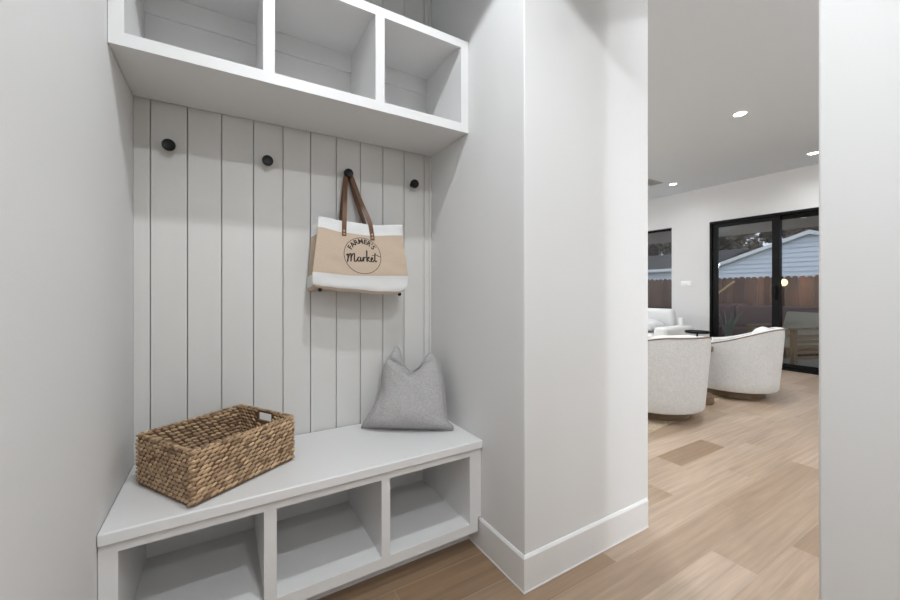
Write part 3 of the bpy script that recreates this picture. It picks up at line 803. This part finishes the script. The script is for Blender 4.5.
# storage box & leaning board by the fence
SBX = empty('deck_box', (12.5, 5.55, -.16), 'low wooden deck box standing against the fence', 'box'); q = put(SBX)
TW = simple('weathered_brown', (.20, .13, .095), .8, var=.2, vscale=8)
q(MB().box(12.2, 12.85, 4.95, 6.6, -.16, .66), 'body', TW); q(MB().box(12.17, 12.88, 4.92, 6.63, .662, .70), 'lid', simple('box_lid', (.13, .06, .05), .8))
m = MB(); Mx = Matrix.Translation((12.62, 5.44, 1.15)) @ Matrix.Rotation(R(-39), 4, 'X') @ Matrix.Rotation(R(0), 4, 'Y')
m.box(-.02, .02, -.30, .64, -.022, .022, Mx)
tag(m.build('wooden_board', PLANKY), 'light wooden board leaning on the deck box by the fence', 'board')
# garden lantern
GL = empty('garden_lantern', (12.7, 4.11, -.16), 'glowing round garden lantern in front of the fence', 'lantern')
m = MB(); m.lathe([(.03, 0), (.02, .02), (.02, 1.36)], seg=12); m.build('post', BLACK, GL)
m = MB(); m.ball((0, 0, 1.45), (.085, .085, .095), None, 20, 12); m.build('globe', GLOWM, GL)
l = bpy.data.lights.new('lantern_bulb', 'POINT'); l.energy = 14; l.color = (1, .68, .30); l.shadow_soft_size = .05
lo = bpy.data.objects.new('lantern_bulb', l); COL.objects.link(lo); lo.parent = GL; lo.location = (-.16, 0, 1.45)

# neighbouring house
HX = 22.0
H = empty('neighbour_house', (HX, 6.2, -.16), 'pale blue house with white gable trim beyond the fence', 'house'); hp = put(H)
pk, el, er = (6.18, 3.60), (10.4, 2.13), (1.96, 2.13)
def ridge(y): return pk[1]-(abs(y-pk[0]))*(pk[1]-el[1])/(el[0]-pk[0])
m = MB(); z = -.16; ex = .21
while z < pk[1]:
    zt = min(z+ex, pk[1])
    def span(zz):
        d = (pk[1]-zz)/(pk[1]-el[1])*(el[0]-pk[0]); d = min(d, el[0]-.25-pk[0]); return pk[0]-d, pk[0]+d
    a0, b0 = span(z); a1, b1 = span(zt)
    V = [m.v(p) for p in ((HX-.045, a0, z), (HX-.045, b0, z), (HX-.002, b1, zt), (HX-.002, a1, zt), (HX, a0, z), (HX, b0, z))]
    m.face([V[0], V[3], V[2], V[1]]); m.face([V[0], V[1], V[5], V[4]])
    z += ex
hp(m, 'siding', SIDING, recalc=False)
m = MB(); y0_, y1_ = er[0]+.25, el[0]-.25
P = [(y0_, -.16), (y1_, -.16), (y1_, ridge(y1_)-.02), (pk[0], pk[1]-.02), (y0_, ridge(y0_)-.02)]
V0 = [m.v((HX+.01, y, z)) for y, z in P]; V1 = [m.v((HX+9, y, z)) for y, z in P]; m.face(V0); m.face(V1)
for q_ in range(5): m.face([V0[q_], V0[(q_+1) % 5], V1[(q_+1) % 5], V1[q_]])
hp(m, 'wall', SIDING)
def slab(ya, za, yb, zb, x0, x1, th):
    m = MB(); V = [m.v(p) for p in ((x0, ya, za), (x0, yb, zb), (x0, yb, zb+th), (x0, ya, za+th), (x1, ya, za), (x1, yb, zb), (x1, yb, zb+th), (x1, ya, za+th))]
    for f in ((0, 1, 2, 3), (4, 5, 6, 7), (0, 1, 5, 4), (3, 2, 6, 7), (0, 3, 7, 4), (1, 2, 6, 5)): m.face([V[i] for i in f])
    return m
for A_ in (el, er):
    hp(slab(A_[0], A_[1]-.06, pk[0], pk[1]-.06, HX-.22, HX-.18, .17), 'barge_board', FASCIA)
    hp(slab(A_[0], A_[1]+.03, pk[0], pk[1]+.03, HX-.18, HX+9, .08), 'roof', SHINGLE)
# lower wing
hp(MB().box(HX+.6, HX+8, el[0]-.25, 17, -.16, 2.2), 'wing_wall', SIDING)
hp(MB().box(HX+.26, HX+.30, el[0]-.1, 17.2, 2.18, 2.34), 'eave_board', FASCIA)
m = MB(); V = [m.v(p) for p in ((HX+.28, el[0]-.1, 2.34), (HX+.28, 17.2, 2.34), (HX+5, 17.2, 3.6), (HX+5, el[0]-.1, 3.6))]; m.face(V)
V = [m.v(p) for p in ((HX+.28, el[0]-.1, 2.24), (HX+.28, 17.2, 2.24), (HX+5, 17.2, 3.5), (HX+5, el[0]-.1, 3.5))]; m.face(V)
hp(m, 'wing_roof', SHINGLE)

# trees beyond the house
def tree(name, label, seed, n=15000, hgt=9.0, rad=3.1):
    r_ = random.Random(seed); root = empty(name, (0, 0, -.16), label, 'tree', 'trees beyond the neighbouring house')
    m = MB(); m.tube([(0, 0, 0), (.05, .03, 1.5), (-.03, .05, 3.0), (.02, 0, hgt*.75)], [.22, .17, .13, .04], 8)
    for k in range(7):
        a = r_.uniform(0, 2*PI); z_ = 1.4+k*.55; m.tube([(0, 0, z_), (rad*.35*math.cos(a), rad*.35*math.sin(a), z_+.6), (rad*.75*math.cos(a), rad*.75*math.sin(a), z_+1.3)], [.08, .05, .015], 5)
    m.build('trunk', BARK, root)
    m = MB(); cl = []
    for k in range(60):
        a = r_.uniform(0, 2*PI); z_ = r_.uniform(.8, hgt); rr = rad*math.sqrt(r_.random())*(1-.5*max(0, z_/hgt-.5)); cl.append((rr*math.cos(a), rr*math.sin(a), z_, r_.uniform(.5, 1.0), r_.random()))
    for i in range(n):
        c_ = r_.choice(cl); d = Vector((r_.gauss(0, 1), r_.gauss(0, 1), r_.gauss(0, 1))).normalized()*c_[3]*r_.uniform(.55, 1)
        p = Vector(c_[:3])+d; s_ = r_.uniform(.12, .27); t1 = Vector((r_.gauss(0, 1), r_.gauss(0, 1), r_.gauss(0, 1))).normalized(); t2 = t1.orthogonal().normalized()
        m.tone = min(1, max(0, c_[4]*.6+r_.random()*.4)); V = [m.v(p+t1*s_), m.v(p+t2*s_*.55), m.v(p-t1*s_), m.v(p-t2*s_*.55)]; m.face(V)
    m.build('foliage', LEAF, root, recalc=False, sharp=180)
    return root
t0 = tree('leafy_tree', 'dark leafy tree behind the blue house', 21); t1 = tree('leafy_tree', 'dark brownish tree behind the blue house', 22)
spots = [(36.5, 8, 0), (36.5, 16.2, 1), (36.5, 24.4, 0), (45, 12, 1), (45, 20.2, 0), (45, 26.6, 1), (53.5, 16, 0), (53.5, 24.5, 1)]
tl = 'dark leafy tree in the row of trees behind the pale blue house'
for i, (x, y, k) in enumerate(spots):
    r = (t0, t1)[k] if i < 2 else copy_tree((t0, t1)[k])
    r.location = (x, y, -.16); r.rotation_euler = (0, 0, i*1.3); r['label'] = tl

# ------------------------------------------------------------------ world, camera, view
w = bpy.data.worlds.new('World'); sc.world = w; w.use_nodes = True; nt = w.node_tree
bg = nt.nodes['Background']; bg.inputs['Color'].default_value = (.74, .84, 1.0, 1); bg.inputs['Strength'].default_value = 1.1
cam = bpy.data.cameras.new('Camera'); co = bpy.data.objects.new('Camera', cam); COL.objects.link(co)
cam.sensor_width = 36; cam.lens = 380.488*36/900; cam.clip_start = .02
cam.shift_y = -(290.307-300)/900*-1
co.location = (0, 0, 1.08399); co.rotation_euler = (R(90), 0, -R(30.8166)); sc.camera = co
vs = sc.view_settings; vs.view_transform = 'Standard'; vs.look = 'None'; vs.gamma = 1; vs.use_curve_mapping = False; vs.exposure = 0.42
sc.display_settings.display_device = 'sRGB'
sc.cycles.use_denoising = True
sc.cycles.max_bounces = 8; sc.cycles.diffuse_bounces = 5; sc.cycles.glossy_bounces = 4; sc.cycles.transparent_max_bounces = 12
sc.cycles.caustics_reflective = False; sc.cycles.caustics_refractive = False
